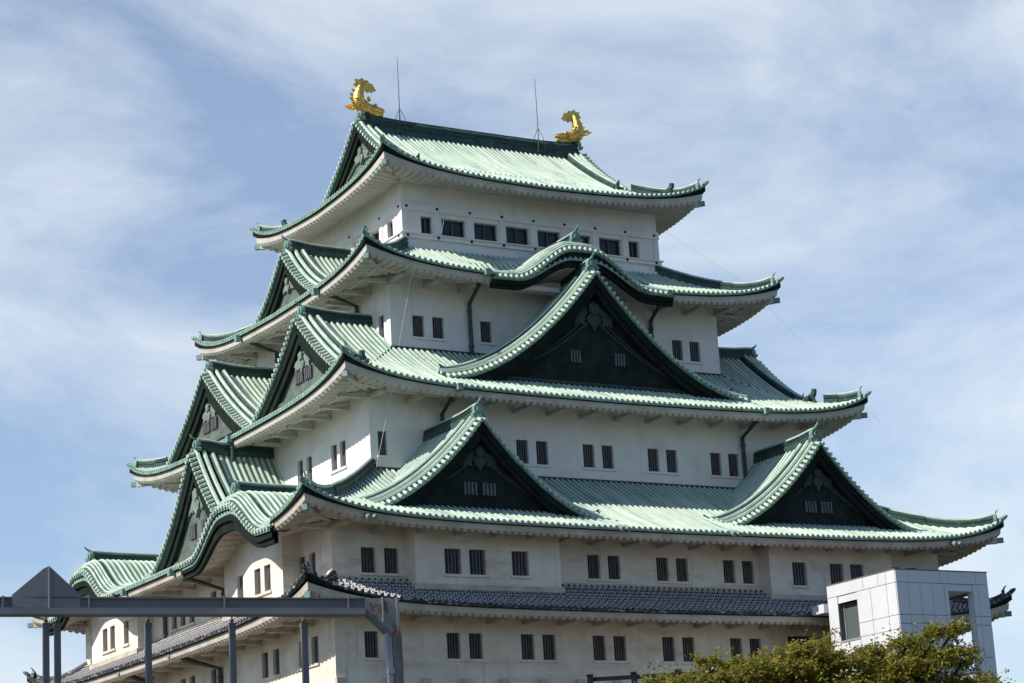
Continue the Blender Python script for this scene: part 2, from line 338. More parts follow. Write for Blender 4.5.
    for (k, e) in (('S', 0), ('S', 1), ('N', 0), ('N', 1)):
        M = side_map(k, T.i0); Ln = side_len(k, T.i0)
        def pt(t, dz=0): q = t if e == 0 else Ln-t; return Vector(M(q, t, T.z(k, t, max(0, t))+dz))
        big = T.T > 5 or T.zf is not None
        br = T.T*(.40 if T.T > 4 else .5) if (big or T.T > 4) else T.T*.3
        if T.hip: br = 1.2
        te = T.hip or (T.T+(.25 if T.zf is None else .0))
        mb = MB(); mb.sweep([pt(br+(te-br)*i/8) for i in range(9)], SEC if T.kind == 'copper' else SECL)
        h = mb.build('hip_ridge', ridgem, R)
        mb = MB(); mb.tube([pt(.3+(te-.05-.3)*i/14, .46+.06*min(1, i/7) if T.kind == 'copper' else .28) for i in range(15)], .10, 7); mb.build('ridge_cap', VERGE if T.kind == 'copper' else ridgem, R)  # cap tile in paler copper, light painted onto the ridge top
        mb = MB(); a = .25; mb.sweep([pt(a+(br-a)*i/7) for i in range(8)], SEC if T.kind == 'copper' else SECL, [.72+.13*i/7 for i in range(8)]); mb.build('hip_ridge', ridgem, R)
        # end plate with finial, corner tip tile
        dirv = (pt(.1)-pt(1.1)); dirv.z = 0; dirv.normalize(); lat = Vector((dirv.y, -dirv.x, 0))
        def OM(base): return lambda u, d, z: tuple(base+lat*u-dirv*d+Vector((0, 0, z)))
        mb = MB(); B = pt(.32)
        mb.prism(OM(B), [(-.24, -.15), (.24, -.15), (.27, .1), (.2, .34), (.08, .46), (0, .50), (-.08, .46), (-.2, .34), (-.27, .1)], -.07, .1)
        mb.tube([B+Vector((0, 0, .42)), B+dirv*.06+Vector((0, 0, .6)), B+dirv*.2+Vector((0, 0, .72))], [.06, .05, .02], 6)
        mb.tube([pt(.45, .02), pt(.1, .05), pt(0, .08)+dirv*.04, pt(0, .13)+dirv*.14, pt(0, .18)+dirv*.22], [.13, .13, .12, .09, .03], 8)
        mb.build('corner_ornament', TRIM if T.kind == 'copper' else TRIDGE, R)
        if big and T.kind == 'copper':
            mb = MB(); B = pt(br)
            if T.hip: B = pt(T.hip+.5)-Vector((0, 0, .1))
            if T.i0 > 0:
                mb.tube([B-dirv*.34+Vector((0, 0, .1)), B-dirv*.26+Vector((0, 0, .30)), B+Vector((0, 0, .40)), B+dirv*.16+Vector((0, 0, .62)), B+dirv*.2+Vector((0, 0, .80)), B+dirv*.34+Vector((0, 0, .84))], [.17, .24, .23, .17, .18, .05], 9)
                for q_ in (-.16, .16): mb.tube([B+lat*q_+dirv*.1+Vector((0, 0, .42)), B+lat*q_+dirv*.26+Vector((0, 0, .0))], [.1, .08], 6)
                mb.tube([B-dirv*.34+Vector((0, 0, .25)), B-dirv*.48+Vector((0, 0, .5)), B-dirv*.40+Vector((0, 0, .72))], [.08, .07, .02], 6)
                mb.prism(OM(B), [(-.3, -.2), (.3, -.2), (.3, .12), (-.3, .12)], -.34, .38)
            mb.build('roof_figure', RIDGE, R)
        # copper-capped end of the corner beam
        if under:
            mb = MB(); zb = T.base(0)+upturn(.3)*.8-.55
            B = Vector(M(0 if e == 0 else Ln, 0, zb)); OMb = OM(B)
            mb.cur = 0; mb.mbox(OMb, -.13, .13, .14, .5, -.31, -.04)
            mb.cur = 1
            vs = [OMb(u, d, z+dz) for z in (-.34, -.02) for u, d, dz in ((-.13, .5, 0), (.13, .5, 0), (.13, ov*1.40, .05), (-.13, ov*1.40, .05))]
            mb.add(vs, [(3,2,1,0),(4,5,6,7),(0,1,5,4),(1,2,6,5),(2,3,7,6),(3,0,4,7)])
            mb.build('corner_beam', [TRIM, plaster], R)
    # flashing where the roof meets the wall above
    if T.zf is None:
        mb = MB(); a = T.i0+T.T
        for k in 'SWNE':
            M = side_map(k, a); Ln = side_len(k, a)
            mb.mbox(M, -.07, Ln+.07, -.07, .02, T.zj-.1, T.zj+.13)
        mb.build('flashing', FLASH if T.kind == 'copper' else SOFFITW, R)
    return R
Z5 = lambda t: 29.82+5.4*(.70*(t/8.5)+.30*(t/8.5)**2)
T1 = Tier(-2.67, 2.67, 4.38, 6.05, 'tile')
T2 = Tier(-2.67, 7.40, 8.40, 12.45, bumps={'W': [(LY+2.67-6.3, 5.5, 1.75), (6.3+2.67, 5.5, 1.75)]})
T3 = Tier(2.06, 5.80, 16.15, 19.75, hip=1.75)
T4 = Tier(5.11, 4.94, 23.38, 26.2, bumps={'S': [(18.45-5.11, 5.8, 1.6)]})
T5 = Tier(7.85, 3.1, 29.72, 31.4, zf=Z5)
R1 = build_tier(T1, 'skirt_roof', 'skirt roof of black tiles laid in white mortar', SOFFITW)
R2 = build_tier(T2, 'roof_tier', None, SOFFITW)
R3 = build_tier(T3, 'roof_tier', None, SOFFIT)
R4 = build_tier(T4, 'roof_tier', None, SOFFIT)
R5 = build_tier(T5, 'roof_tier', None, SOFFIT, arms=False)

# ---- walls with real window openings
def wall(mb, M, s0, s1, z0, z1, holes, t=0.0, depth=.32):
    ss_ = sorted({s0, s1, *[h[0] for h in holes], *[h[1] for h in holes]}); zz = sorted({z0, z1, *[h[2] for h in holes], *[h[3] for h in holes]})
    for a, b_ in zip(ss_, ss_[1:]):
        for c, d in zip(zz, zz[1:]):
            cx, cz = (a+b_)/2, (c+d)/2
            if any(h[0] < cx < h[1] and h[2] < cz < h[3] for h in holes): continue
            mb.add([M(a, t, c), M(b_, t, c), M(b_, t, d), M(a, t, d)], [(0, 1, 2, 3)])
    for a, b_, c, d in holes:
        for p in (((a, c), (a, d)), ((b_, d), (b_, c)), ((a, d), (b_, d)), ((b_, c), (a, c))):
            (u0, w0), (u1, w1) = p
            mb.add([M(u0, t, w0), M(u0, t+depth, w0), M(u1, t+depth, w1), M(u1, t, w1)], [(0, 1, 2, 3)])
def window(M, s0, s1, z0, z1, t=0, bars=5, sill=True, plaster=PLASTER, wide=None):
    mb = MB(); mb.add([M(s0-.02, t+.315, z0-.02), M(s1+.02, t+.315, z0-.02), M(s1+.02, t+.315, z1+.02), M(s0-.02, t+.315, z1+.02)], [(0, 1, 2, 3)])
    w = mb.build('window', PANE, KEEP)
    mb = MB()
    if bars:
        n = bars; st = (s1-s0)/n
        for i in range(n):
            c = s0+st*(i+.5); mb.mbox(M, c-st*.24, c+st*.24, t+.14, t+.22, z0, z1)
        mb.build('window_bars', BARW, w)
    else:
        mb.mbox(M, (s0+s1)/2-.03, (s0+s1)/2+.03, t+.22, t+.27, z0, z1); mb.mbox(M, s0, s1, t+.23, t+.26, z0+.02, z0+.07)
        mb.mbox(M, s0, s0+.05, t+.22, t+.27, z0, z1); mb.mbox(M, s1-.05, s1, t+.22, t+.27, z0, z1)
        mb.build('window_sash', BARW, w)
    if sill:
        a, b_ = wide or (s0, s1); mb = MB(); mb.mbox(M, a-.1, b_+.12, t-.09, t+.02, z0-.14, z0-.02); mb.build('window_sill', plaster, w)
    return w
def storey(i0, z0, z1, wins, pm, name='wall', bars=5, sill=True):
    """wins: {side: [(s0, s1, zb, zt, sill_to or None)]}; s measured to the right from the left end of that side"""
    mb = MB()
    for k in 'SWNE':
        M = side_map(k, i0); Ln = side_len(k, i0); hs = wins.get(k, [])
        wall(mb, M, 0, Ln, z0, z1, [h[:4] for h in hs])
    o = mb.build(name, pm, KEEP)
    for k in wins:
        M = side_map(k, i0)
        for h in wins[k]:
            window(M, *h[:4], bars=bars, sill=(h[4] is not False) and sill, plaster=pm, wide=h[4] or None)
    return o
def pairs(starts, w, gap, zb, zt):
    r = []
    for a in starts: r += [(a, a+w, zb, zt, (a, a+gap+w)), (a+gap, a+gap+w, zb, zt, False)]
    return r
def wy(y0, y1): return (LY-y1, LY-y0)       # west side: y -> s for i0 = 0
# first storey
F1S = pairs([1.54, 5.93, 10.05, 14.17, 18.31, 22.5, 33.2], .74, 1.22, 2.36, 3.6)
F1W = pairs([LY-2.5, LY-7.45+.0-.74+.0-.0, LY-18.5, LY-24.5, LY-31.4], .72, 1.3, 2.36, 3.62)
F1W = []
for a, b_ in ((1.79, 3.2), (6.13, 7.43), (16.6, 17.85), (21.6, 22.9), (29.3, 30.6)): F1W += pairs([LY-b_-.72], .72, b_-a, 2.36, 3.62)
F1W += [(LY-14.5, LY-13.78, 2.36, 3.62, None)]
storey(0, .2, 5.7, {'S': [h for h in F1S if not 26 < h[0] < 29], 'W': F1W}, PLASTERW)
mb = MB(); mb.mbox(side_map('S', 0), 26.2, 28.8, -.02, -.006, 1.2, 3.75)
mb.build('doorway', PANE, KEEP)
for x in (.35, 2.9, 4.85, 7.0, 9.15, 11.3, 13.45, 15.6, 17.8):
    mb = MB(); mb.mbox(side_map('S', 0), x-.42, x+.0, -.22, .02, .7, 1.40); mb.build('wall_vent', VENT, KEEP)
# second storey with its projecting bays
BAYS = [('S', 3.95, 12.0), ('S', 24.75, 32.85), ('W', LY-10.43, LY-3.5), ('W', LY-29.3, LY-22.25)]
F2S = pairs([1.54], .76, 1.23, 6.37, 7.58)+pairs([14.16, 18.29, 22.44], .73, 1.21, 6.44, 7.64)+pairs([33.4], .76, 1.22, 6.4, 7.6)
F2W = []
for a, b_ in ((1.74, 2.9), (16.5, 17.7), (29.9, 31.1)): F2W += pairs([LY-b_-.7], .7, b_-a, 6.4, 7.62)
F2W += [(LY-14.3, LY-13.55, 6.4, 7.62, None), (LY-19.6, LY-18.9, 6.4, 7.62, None)]
storey(0, 5.0, 9.2, {'S': F2S, 'W': F2W}, PLASTERW)
BW = {0: pairs([5.53], .92, 1.35, 6.28, 7.5)+[(9.25, 10.2, 6.3, 7.5, None)], 1: [(26.2, 27.13, 6.28, 7.5, None)]+pairs([28.67], .9, 1.36, 6.4, 7.5),
      2: [(LY-8.86, LY-8.14, 6.3, 7.52, None)]+pairs([LY-6.78], .72, 1.16, 6.25, 7.52), 3: pairs([LY-27.55], .72, 1.16, 6.25, 7.54)+[(LY-24.3, LY-23.58, 6.25, 7.52, None)]}
for i, (k, a, b_) in enumerate(BAYS):
    M = side_map(k, 0); mb = MB(); D = -.9
    top = 8.55 if k == 'S' else 8.75
    wall(mb, M, a, b_, 5.2, top, [h[:4] for h in BW[i]], t=D)
    mb.add([M(a, D, 5.2), M(a, .0, 5.2), M(a, .0, top), M(a, D, top)], [(0, 1, 2, 3)]); mb.add([M(b_, D, 5.2), M(b_, .0, 5.2), M(b_, .0, top), M(b_, D, top)], [(0, 1, 2, 3)])
    if k == 'W':       # the bay wall rises into the hollow under the curved gable
        c, hw, H = T2.bumps['W'][0 if i == 2 else 1]; n = 24; P = []
        for j in range(n+1):
            s_ = a+(b_-a)*j/n; tz = T2.base(0)-.44+.27*1.5+T2.bump('W', s_+2.67)*(1-1.77/T2.T)**1.5
            P += [M(s_, D, top), M(s_, D, max(top+.01, tz+.05))]
        mb.grid(P, n+1, 2)
        for s_ in (a, b_):
            tz = T2.base(0)-.44+.27*1.5+T2.bump('W', s_+2.67)*(1-1.77/T2.T)**1.5
            mb.add([M(s_, D, top), M(s_, 0, top), M(s_, 0, tz+.4), M(s_, D, max(top+.01, tz+.05))], [(0, 1, 2, 3)])
    mb.build('bay_wall', PLASTERW, KEEP)
    for h in BW[i]: window(M, *h[:4], t=D, sill=h[4] is not False, plaster=PLASTERW, wide=h[4] or None)
    mb = MB(); mb.mbox(M, a-.12, b_+.12, D-.12, .05, 5.5, 5.76); mb.build('bay_base_band', SOFFITW, KEEP)
# third to fifth storey
i3, i4, i5 = 4.73, 7.86, 10.05
F3S = [(5.18-i3, 5.68-i3, 13.2, 14.45, None)]+pairs([13.27-i3, 17.36-i3, 21.48-i3, 25.6-i3], .71, 1.2, 13.22, 14.48)+[(36.9-5.68-i3, 36.9-5.18-i3, 13.2, 14.45, None)]
def W3(y0, y1, i): return (LY-i-y1, LY-i-y0)
F3W = []
for a, b_ in ((7.5, 8.52), (11.5, 12.6), (19.5, 20.6), (23.7, 24.8)):
    F3W += pairs([W3(0, b_+.66, i3)[0]], .68, b_-a, 13.2, 14.58)
storey(i3, 12.0, 17.4, {'S': F3S, 'W': F3W}, PLASTER)
F4S = pairs([9.18-i4, 36.9-9.18-.7-1.2-i4], .70, 1.2, 20.5, 21.68)+[(13.33-i4, 14.03-i4, 20.52, 21.7, None), (22.87-i4, 23.57-i4, 20.52, 21.7, None)]
F4W = [(*W3(8.62, 9.22, i4), 20.5, 21.8, None), (*W3(23.5, 24.1, i4), 20.5, 21.8, None)]
storey(i4, 19.3, 24.62, {'S': F4S, 'W': F4W}, PLASTER)
F5S = [(11.2-i5, 11.9-i5)]+[(12.5-i5+2.063*i, 14.0-i5+2.063*i) for i in range(6)]+[(24.85-i5, 25.55-i5)]
F5W = [W3(11.2, 11.85, i5)]+[W3(12.6+2.02*i, 13.95+2.02*i, i5) for i in range(4)]+[W3(20.85, 21.5, i5)]
storey(i5, 25.7, 30.9, {'S': [(*h, 27.1, 28.08, None) for h in F5S], 'W': [(*h, 27.1, 28.08, None) for h in F5W]}, PLASTER, bars=0, sill=False)
# fifth storey timber-framed bands, posts, ledge and nail covers
mb = MB(); dots = MB()
for k, cs in (('S', [h for h in F5S]), ('W', [h for h in F5W])):
    M = side_map(k, i5); Ln = side_len(k, i5)
    for z0, z1, pr in ((28.33, 28.76, .09), (26.73, 27.0, .13), (26.95, 27.02, .22), (26.05, 26.34, .12)): mb.mbox(M, -pr if k == 'S' else .001, Ln+(pr if k == 'S' else -.001), -pr, .0, z0, z1)
    gaps = [0.12]+[(a[1]+b_[0])/2 for a, b_ in zip(cs, cs[1:])]+[Ln-.12]
    for g0 in gaps:
        e_ = .05 if k == 'S' else -.012; mb.mbox(M, max(-e_, g0-.17), min(Ln+e_, g0+.17), -.05, .01, 27.0, 28.34)
        for z, pr in ((28.55, .09), (26.86, .13)):
            c = g0 if 0.2 < g0 < Ln-.2 else (g0+.12 if g0 < 1 else g0-.12)
            dots = MB(); dots.add([M(c+r_*math.cos(x*math.pi/4), -pr-d, z+r_*math.sin(x*math.pi/4)) for r_, d in ((.085, .0), (.07, .04)) for x in range(8)], [(x, (x+1) % 8, 8+(x+1) % 8, 8+x) for x in range(8)]+[tuple(range(8, 16))]); dots.build('nail_cover', BOARD, KEEP)
mb.build('timber_band', PLASTER, KEEP)
# stone base below
mb = MB(); P = []
for j in range(9):
    x = j/8; z = .25-12.95*x; o = .15+5.2*x**1.7
    P += [(-o, -o, z), (LX+o, -o, z), (LX+o, LY+o, z), (-o, LY+o, z), (-o, -o, z)]
mb.grid(P, 9, 5); mb.add([(-.15,-.15,.25),(LX+.15,-.15,.25),(LX+.15,LY+.15,.25),(-.15,LY+.15,.25)], [(0,1,2,3)]); mb.build('stone_base', STONE, KEEP)

# ------------------------------------------------------------------ gables
def front_map(k, c, off):
    """u to the right seen from outside, d inwards from the front edge; c centre, off = position of the front plane"""
    return {'S': lambda u, d, z: (c+u, off+d, z), 'W': lambda u, d, z: (off+d, c-u, z), 'E': lambda u, d, z: (LX-off-d, c+u, z), 'N': lambda u, d, z: (c-u, LY-off-d, z)}[k]
def onigawara(parent, M, d, z, sc=1.0, m_=TRIM):
    mb = MB(); k = sc
    poly = [(-.42, -.42), (-.2, -.30), (.2, -.30), (.42, -.42), (.5, -.2), (.36, -.05), (.40, .15), (.32, .36), (.18, .48), (0, .54), (-.18, .48), (-.32, .36), (-.40, .15), (-.36, -.05), (-.5, -.2)]
    mb.prism(M, [(u*k, z+w*k) for u, w in poly], d-.10, d+.16)
    mb.prism(M, [(.2*k*math.cos(x*math.pi/5), z+.12*k+.2*k*math.sin(x*math.pi/5)) for x in range(10)], d-.18, d-.10)
    for s_ in (-1, 1): mb.tube([M(s_*.30*k, d-.12, z-.28*k), M(s_*.45*k, d-.16, z-.16*k), M(s_*.40*k, d-.14, z-.02*k)], [.09*k, .08*k, .04*k], 6)
    mb.tube([M(0, d+.25, z+.46*k), M(0, d-.05, z+.56*k), M(0, d-.28, z+.78*k), M(0, d-.34, z+.95*k)], [.11*k, .11*k, .085*k, .05*k], 8)
    return mb.build('ridge_end_ornament', m_, parent)
SECR = [(-.27, -.3), (-.27, .12), (-.21, .12), (-.21, .24), (-.25, .24), (-.25, .30), (-.19, .30), (-.19, .42), (-.24, .42), (-.24, .48), (-.12, .60), (.12, .60), (.24, .48), (.24, .42), (.19, .42), (.19, .30), (.25, .30), (.25, .24), (.21, .24), (.21, .12), (.27, .12), (.27, -.3)]
SECK = [(-.2, -.25), (-.2, .10), (-.15, .10), (-.15, .20), (-.19, .20), (-.1, .32), (.1, .32), (.19, .20), (.15, .20), (.15, .10), (.2, .10), (.2, -.25)]
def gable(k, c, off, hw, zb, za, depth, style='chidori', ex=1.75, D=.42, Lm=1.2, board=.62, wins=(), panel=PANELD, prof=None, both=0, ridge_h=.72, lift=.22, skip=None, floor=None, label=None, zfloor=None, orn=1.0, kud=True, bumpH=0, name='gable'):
    G = node(name, KEEP, label); M0 = front_map(k, c, off)
    if prof is None:
        if style == 'kara': prof = lambda u: zb+(za-zb)*bell(u/hw)
        else: prof = lambda u: zb+(za-zb)*max(0, 1-abs(u)/hw)**ex
    def drop(d):
        r = D*max(0, 1-max(0, d)/Lm)**2
        if both: r += D*max(0, 1-max(0, depth-d)/Lm)**2
        return r
    def z(u, d):
        v = prof(u)-drop(d)
        if style != 'kara':
            v += lift*math.exp(-abs(u)/(.3*hw))*max(0, 1-d/1.7)
            if both: v += lift*math.exp(-abs(u)/(.3*hw))*max(0, 1-(depth-d)/1.7)
        elif floor: v -= ss(.55, 1, abs(u)/hw)*max(0, zb-drop(d)-floor(d)-.05)
        return v
    NJ = 22
    us = [hw*j/(NJ-1) for j in range(NJ)]
    if style != 'kara': us = [hw*(j/(NJ-1))**1.25 for j in range(NJ)]
    # arc length along the slope
    arc = [0]
    for a, b_ in zip(us, us[1:]): arc.append(arc[-1]+math.hypot(b_-a, prof(b_)-prof(a)))
    def u_at(l):
        for i in range(len(arc)-1):
            if arc[i+1] >= l: return us[i]+(us[i+1]-us[i])*(l-arc[i])/(arc[i+1]-arc[i])
        return hw
    rib0 = 1.55 if kud else 1.0
    mb = MB()
    for sg in (-1, 1):
        cols = [(0, 0), (.25, 0), (.5, 0), (.8, 0)]+[(d, h) for d, h in rib_samples(rib0, depth-(rib0 if both else 0))]
        if both: cols += [(depth-.8, 0), (depth-.5, 0), (depth-.25, 0), (depth, 0)]
        P = [M0(sg*u, d, z(u, d)+h) for d, h in cols for u in us]; U = [((rib_uv(rib0, depth-(rib0 if both else 0), d) if rib0 <= d <= depth-(rib0 if both else 0) else .1), a/PITCH) for d, h in cols for a in arc]
        if not skip:
            for a0, a1, cur in ((0, 4, 1), (4, len(cols)-(5 if both else 1), 0), (len(cols)-5, len(cols)-1, 1))[:3 if both else 2]: mb.cur = cur; mb.grid(P[a0*NJ:(a1+1)*NJ], a1-a0+1, NJ, U[a0*NJ:(a1+1)*NJ])
        else:
            fs = []
            for a in range(len(cols)-1):
                for b_ in range(NJ-1):
                    if not skip(sg*(us[b_]+us[b_+1])/2, (cols[a][0]+cols[a+1][0])/2): fs.append((a*NJ+b_, (a+1)*NJ+b_, (a+1)*NJ+b_+1, a*NJ+b_+1))
            mb.cur = 0; mb.add(P, fs, U)
            for q_ in range(len(fs)):
                if fs[q_][0] < 4*NJ: mb.mi[len(mb.mi)-len(fs)+q_] = 1
    mb.build('tile_slope', [PATINA, RIDGE], G)  # second slot darkens the front strip, painting shadow gaps between the verge tubes
    fronts = [M0]
    if both: fronts.append(lambda u, d, z: M0(-u, depth-d, z))
    for M in fronts:
        # short verge tiles, running inwards from the front edge, and rows of long tiles along the slope
        mb = MB(); n = int(arc[-1]/PITCH)
        for sg in (-1, 1):
            for i in range(n):
                u = u_at((i+.5)*PITCH); dz = (prof(u+.02)-prof(max(0, u-.02)))/(.02+min(u, .02))
                nrm = Vector((-dz, 1)).normalized()
                pts = [M(sg*(u), d, z(u, d)+.035) for d in ((-.10, .1, .27) if style != 'kara' else (-.10, .02, .12))]
                mb.tube(pts, .098, 7)
            for d, r_, up_ in (((.42, .115, .10), (.78, .115, .16)) if style != 'kara' else ((.24, .075, .05), (.40, .075, .05), (.56, .075, .05), (.72, .075, .05))):
                mb.tube([M(sg*u, d, z(u, d)+up_) for u in us], r_, 6)
        mb.build('verge_tiles', VERGE, G)
        if kud:
            mb = MB()
            for sg in (-1, 1):
                q = [u for u in us if .18*hw*.2 < u < hw*.955]
                mb.sweep([M(sg*u, 1.22, prof(u)+.04) for u in q], SECK)
                e = q[-1]; B = Vector(M(sg*e, 1.2, prof(e)))
                mb.tube([B+Vector((0, 0, .05)), B+Vector((0, 0, .34)), Vector(M(sg*(e+.25), 1.2, prof(e)+.55))], [.2, .14, .03], 6)
            mb.build('descending_ridge', RIDGE, G)
            mb = MB()
            for sg in (-1, 1): mb.tube([M(sg*u, 1.22, prof(u)+.35) for u in q], .10, 7)
            mb.build('ridge_cap', VERGE, G)  # pale tone puts the lit top of the ridge into the colour
        # edge strip under the tiles and the bargeboard
        mb = MB(); P = []
        full = [-u for u in us[::-1]]+us[1:]
        for u in full: P += [M(u, -.03, z(u, 0)-.01), M(u, .0, z(u, 0)-.12), M(u, .22, z(u, 0)-.13)]
        mb.grid(P, len(full), 3)
        mb.build('verge_edge', TRIM, G)
        mb = MB()
        zfl = (zfloor-.3) if zfloor is not None else -99
        def board_strip(d0, d1, top, bh):
            P = []
            for u in full:
                hh = bh*(1+.35*(1-abs(u)/hw)) if style != 'kara' else bh*(.58+.47*bell(u/hw))
                zt = z(u, 0)-top; P += [M(u, d1, zt), M(u, d0, zt), M(u, d0, max(zt-hh, min(zt-.05, zfl))), M(u, d1, max(zt-hh, min(zt-.05, zfl))), M(u, d1, zt)]
            mb.grid(P, len(full), 5)
        board_strip(.10, .24, .10, board*.55); board_strip(.22, .42, .10, board)
        mb.build('bargeboard', BOARD, G)
        # underside of the verge
        wd = (.72 if k == 'S' else .50) if style != 'kara' else 1.2
        mb = MB(); P = []
        for u in full: P += [M(u, .2, z(u, 0)-.14), M(u, wd+.02, z(u, 0)-.16)]
        mb.grid(P, len(full), 2); mb.build('verge_soffit', BOARD if style != 'kara' else SOFFITW, G)
        if style != 'kara':
            zf_ = zfloor if zfloor is not None else zb-.25
            mb = MB(); n = len(full); P = []
            for u in full: P += [M(u, wd, min(zf_, z(u, 0)-.2)), M(u, wd, z(u, 0)-.16)]
            mb.grid(P, n, 2)
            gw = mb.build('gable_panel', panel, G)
            # mouldings: an inner curve, a foot rail, and the pendant
            mb = MB()
            for f_, r_ in ((.60, .07), (.66, .05)):
                for sg in (-1, 1):
                    mb.tube([M(sg*u*.86, wd-.05, zf_+.25+(prof(u)-zb)*f_) for u in us if u < hw*.93], r_, 6)
            mb.mbox(M, -hw*.8, hw*.8, wd-.12, wd, zf_+.28, zf_+.44)
            zc = zf_+.25+(za-zb)*.60
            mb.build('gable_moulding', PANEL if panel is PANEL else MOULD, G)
            mb = MB(); s_ = (za-zb)/4.6
            zc = za-D-board*1.25-.55*s_
            mb.prism(M, [(.24*s_*math.cos(x*math.pi/6)*(1.15 if x % 2 else .9), zc+.24*s_*math.sin(x*math.pi/6)*(1.15 if x % 2 else .9)) for x in range(12)], wd-.26, wd-.02)
            mb.prism(M, [(u*s_, zc+w*s_) for u, w in ((-.15, -.2), (.15, -.2), (.34, -.42), (.26, -.62), (.12, -.7), (0, -.98), (-.12, -.7), (-.26, -.62), (-.34, -.42))], wd-.2, wd-.02)
            for sg in (-1, 1):
                mb.prism(M, [(sg*u*s_, zc+w*s_) for u, w in ((.28, .1), (.6, -.12), (.95, -.18), (1.05, -.38), (.86, -.5), (.9, -.78), (.62, -.62), (.4, -.72), (.42, -.36), (.24, -.2))], wd-.14, wd-.02)
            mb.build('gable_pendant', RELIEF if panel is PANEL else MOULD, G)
            for (u0, u1, z0, z1, nb) in wins:
                mb = MB(); mb.mbox(M, u0, u1, wd-.03, wd-.012, z0, z1); w = mb.build('gable_window', PANE, G)
                for i in range(nb):
                    cc = u0+(u1-u0)*(i+.5)/nb; q = (u1-u0)/nb*.25; mb2 = MB() if i == 0 else mb2; mb2.mbox(M, cc-q, cc+q, wd-.12, wd-.03, z0, z1)
                ob = mb2.build('window_bars', BARL, G)
        # ridge ornament
        onigawara(G, M, .42 if style != 'kara' else .75, z(0, .42 if style != 'kara' else .75)+.36*ridge_h, orn, TRIM)
    mb = MB(); n = 12; d0 = .5 if style != 'kara' else .85; d1 = depth-(d0 if both else 0); pts = []
    for i in range(n+1):
        d = d0+(d1-d0)*i/n; e_ = .28*math.exp(-(d-d0)/.9)+(.28*math.exp(-(d1-d)/.9) if both else 0)
        pts.append(M0(0, d, prof(0)-drop(d)*.7+e_*(1 if style != 'kara' else .3)))
    mb.sweep(pts, [(a, u*ridge_h) for a, u in SECR]); mb.build('ridge', RIDGE, G)
    mb = MB(); mb.tube([Vector(p)+Vector((0, 0, .60*ridge_h)) for p in pts], .12, 7); mb.build('ridge_cap', VERGE if not both else RIDGE, G)  # paler cap paints the lit top, except on the main ridge
    return G
# second roof, long face: twin gables
for c, lb in ((8.02, 'left-hand gable of the lowest green roof on the long face'), (28.75, 'right-hand gable of the lowest green roof on the long face')):
    gable('S', c, -1.0, 7.35, 9.42, 14.2, 5.9, orn=.75, wins=[(-.95, -.15, 10.3, 10.92, 4), (.1, .9, 10.3, 10.92, 4)], label=lb, zfloor=9.2)
gable('S', 18.4, 3.85, 9.65, 17.72, 24.05, 4.15, ex=1.8, orn=.75, wins=[(-1.6, -.9, 18.85, 19.55, 4), (1.2, 1.9, 18.85, 19.55, 4)], label='large gable in the middle of the third roof on the long face', zfloor=17.35, board=.75)
# short face gables; the twin gables of the third roof share its slope towards the long faces
P3 = lambda u: T3.base(10.15-2.06-abs(u))+.01
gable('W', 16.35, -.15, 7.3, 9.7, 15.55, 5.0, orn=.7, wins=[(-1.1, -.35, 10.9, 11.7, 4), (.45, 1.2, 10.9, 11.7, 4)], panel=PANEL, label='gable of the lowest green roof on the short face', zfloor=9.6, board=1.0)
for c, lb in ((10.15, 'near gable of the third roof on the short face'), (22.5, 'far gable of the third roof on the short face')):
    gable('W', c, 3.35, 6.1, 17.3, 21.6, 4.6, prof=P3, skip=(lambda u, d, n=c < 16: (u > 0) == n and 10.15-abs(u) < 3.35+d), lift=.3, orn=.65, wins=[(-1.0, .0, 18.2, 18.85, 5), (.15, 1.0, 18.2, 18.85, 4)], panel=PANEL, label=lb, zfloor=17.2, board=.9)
gable('W', 16.35, 5.65, 5.6, 23.85, 27.35, 4.4, panel=PANEL, label='gable of the fourth roof on the short face', zfloor=23.9, board=.75, orn=.7)
for c, lb in ((10.15, 'gable of the third roof on the right-hand short face, near end'), (22.5, 'gable of the third roof on the right-hand short face, far end')):
    gable('E', c, 3.35, 6.1, 17.3, 21.6, 4.6, prof=P3, skip=(lambda u, d, n=c < 16: (u < 0) == n and 10.15-abs(u) < 3.35+d), lift=.3, orn=.65, panel=PANEL, label=lb, zfloor=17.2, board=.9)
gable('E', 16.35, -.15, 7.3, 9.7, 15.55, 5.0, orn=.7, panel=PANEL, label='gable of the lowest green roof on the right-hand short face', zfloor=9.6, board=1.0)
gable('E', 16.35, 5.65, 5.6, 23.85, 27.35, 4.4, orn=.7, panel=PANEL, label='gable of the fourth roof on the right-hand short face', zfloor=23.9, board=.75)
# curved gables over the eaves
gable('S', 18.45, 5.03, 5.8, 23.95, 25.98, 5.1, style='kara', D=.58, Lm=.95, board=.8, kud=False, floor=lambda d: T4.base(d-.08), label='curved gable over the fourth eave', orn=.72, ridge_h=.95)
for c, lb in ((6.3, 'near curved gable over the lowest green eave'), (26.4, 'far curved gable over the lowest green eave')):
    gable('W', c, -2.76, 5.5, 9.2, 11.15, 7.6, style='kara', D=.75, Lm=.95, board=1.0, kud=False, floor=lambda d: T2.base(d-.09), label=lb, orn=.65, ridge_h=.85)
# plaster panel in the hollow under the fourth-eave curve
mb = MB(); P = []
for j in range(31):
    u = -5.0+10*j/30; P += [(18.45+u, 7.1, 23.3), (18.45+u, 7.1, max(23.35, T4.base(0)-.30+1.65*bell(u/5.8)*.55))]
mb.grid(P, 31, 2); mb.box(18.45-3.4, 18.45-.9, 6.3, 6.55, 23.25, 23.5); mb.build('eave_panel', PLASTER, KEEP)
